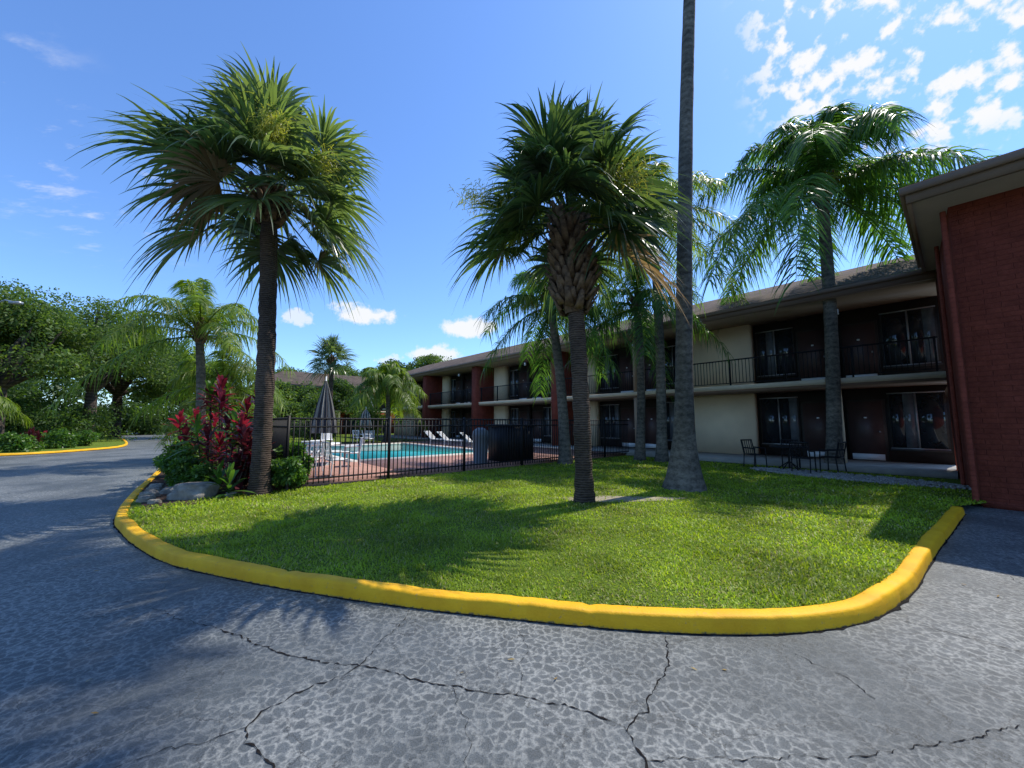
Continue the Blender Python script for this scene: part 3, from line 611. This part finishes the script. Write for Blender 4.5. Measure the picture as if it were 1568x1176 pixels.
p=W(3.76,13.9); rtable('pool_table_round',p[0],p[1],.2,'white',.55)
q=QB();p=W(8.1,11.0); q.tube([(p[0],p[1],.2),(p[0],p[1],1.05),(p[0],p[1],1.1),(p[0],p[1],1.3),(p[0],p[1],1.42)],[.24,.28,.30,.27,.10],'grey',18,True); q.build('trash_can')
q=QB(); q.dbox(8.9,10.3,10.6,11.6,.2,1.45,'black'); q.dbox(8.85,10.35,10.55,11.65,1.45,1.53,'black'); 
for k in range(9): q.dbox(8.95+k*.15,9.04+k*.15,10.58,10.6,.3,1.38,'black')
q.build('pool_equipment_cabinet')
for D,s,r in((14.6,4.5,.3),(14.2,3.1,2.2),(15.2,2.6,3.6),(15.4,3.7,-.6)):
    q=QB();p=W(D,s);chair(q,p[0],p[1],.13,r,'black');q.build('patio_chair')
p=W(14.8,3.6); rtable('patio_table',p[0],p[1],.13,'black',.5)
q=QB(); q.tube([(-26.9,19.6,.1),(-26.9,19.6,7.9)],[.09,.06],'steel',8); q.tube([(-26.9,19.6,7.8),(-26.2,19.4,7.9),(-25.6,19.3,7.75)],.035,'steel',6); q.box((-25.5,19.3,7.72),(.5,.22,.12),'steel'); q.build('street_lamp')
# ---------------------------------------------------------------- world
sun=np.array([.443,.299,.845]); sun/=np.linalg.norm(sun)
w=bpy.data.worlds.new('World'); sc.world=w; w.use_nodes=True; t=w.node_tree; t.nodes.clear()
sky=N(t,'ShaderNodeTexSky',sky_type='NISHITA'); sky.sun_disc=False; sky.sun_elevation=math.asin(sun[2]); sky.sun_rotation=math.atan2(sun[0],sun[1]); sky.air_density=1.0; sky.dust_density=.3; sky.ozone_density=2.0
tc=N(t,'ShaderNodeTexCoord'); G=tc.outputs['Generated']
def mth(op,a,b=None,c=None,clamp=False):
    m=N(t,'ShaderNodeMath',operation=op,use_clamp=clamp)
    for i,x in enumerate((a,b,c)):
        if x is None: continue
        if isinstance(x,(int,float)): m.inputs[i].default_value=x
        else: L(t,x,m.inputs[i])
    return m.outputs[0]
def vm(op,a,b):
    m=N(t,'ShaderNodeVectorMath',operation=op)
    for i,x in enumerate((a,b)):
        if isinstance(x,tuple): m.inputs[i].default_value=x
        else: L(t,x,m.inputs[i])
    return m
sx=N(t,'ShaderNodeSeparateXYZ'); L(t,G,sx.inputs[0]); zz=mth('ADD',mth('MAXIMUM',sx.outputs[2],0.02),.08)
cb=N(t,'ShaderNodeCombineXYZ'); L(t,mth('DIVIDE',sx.outputs[0],zz),cb.inputs[0]); L(t,mth('DIVIDE',sx.outputs[1],zz),cb.inputs[1])
nz=noise(t,G,32,6,.55); nbig=noise(t,G,7,3)
def dist(c,sc_=(1,1,1)):
    a=vm('SUBTRACT',G,c); b=vm('MULTIPLY',a.outputs[0],sc_); l=N(t,'ShaderNodeVectorMath',operation='LENGTH'); L(t,b.outputs[0],l.inputs[0]); return l.outputs['Value']
def smooth(x,a,b): 
    m=N(t,'ShaderNodeMapRange',interpolation_type='SMOOTHSTEP'); L(t,x,m.inputs[0]); m.inputs[1].default_value=a; m.inputs[2].default_value=b; m.inputs[3].default_value=0; m.inputs[4].default_value=1; return m.outputs[0]
d1=dist((.62,.46,.64)); mask=mth('MULTIPLY',mth('SUBTRACT',.30,d1),1.0)
f1=smooth(mth('ADD',mth('ADD',nz.outputs[0],mth('MULTIPLY',mth('SUBTRACT',nbig.outputs[0],.5),.5)),mth('MINIMUM',mask,.05)),.51,.66)
f1=mth('MULTIPLY',f1,smooth(d1,.31,.21))
ns=noise(t,G,28,6,.6); tot=f1
for c,r,o in (((-.35,.90,.257),.075,.95),((-.107,.964,.240),.08,.95),((-.189,.967,.172),.07,.9),((-.474,.849,.234),.045,.7),((-.30,.93,.15),.04,.6)):
    d=dist(c,(1,1,2.6)); e=mth('ADD',d,mth('MULTIPLY',mth('SUBTRACT',ns.outputs[0],.5),-.14)); tot=mth('MAXIMUM',tot,mth('MULTIPLY',smooth(e,r,r*.55),o))
mp=N(t,'ShaderNodeMapping'); mp.inputs['Rotation'].default_value=(0,0,.6); mp.inputs['Scale'].default_value=(1,2.2,1); L(t,cb.outputs[0],mp.inputs[0]); nw=noise(t,mp.outputs[0],4.5,7,.62)
for c,r in (((-.75,.50,.43),.19),((-.676,.637,.37),.14)):
    e=mth('MULTIPLY',smooth(dist(c),r,r*.3),smooth(nw.outputs[0],.52,.75)); tot=mth('MAXIMUM',tot,mth('MULTIPLY',e,.55))
skc=mixc(t,1,sky.outputs[0],(1.25,1.65,2.2),'MULTIPLY')
col=mixc(t,tot,skc,(8.3,8.4,8.6)); bg=N(t,'ShaderNodeBackground'); bg.inputs[1].default_value=.116; L(t,col,bg.inputs[0])
o=N(t,'ShaderNodeOutputWorld'); L(t,bg.outputs[0],o.inputs[0])
ld=bpy.data.lights.new('sun','SUN'); ld.energy=5.0; ld.angle=math.radians(.5); ld.color=(1,.95,.87)
lo=bpy.data.objects.new('sun',ld); sc.collection.objects.link(lo); lo.rotation_euler=Vector(-sun).to_track_quat('-Z','Y').to_euler()
cam=bpy.data.cameras.new('camera'); co=bpy.data.objects.new('camera',cam); sc.collection.objects.link(co)
cam.sensor_width=36; cam.lens=13.55; cam.clip_start=.05; cam.clip_end=2000; co.location=(0,0,1.6); co.rotation_euler=(math.radians(90+5.7),0,0); sc.camera=co
sc.view_settings.view_transform='Standard'; sc.view_settings.look='None'; sc.view_settings.exposure=0
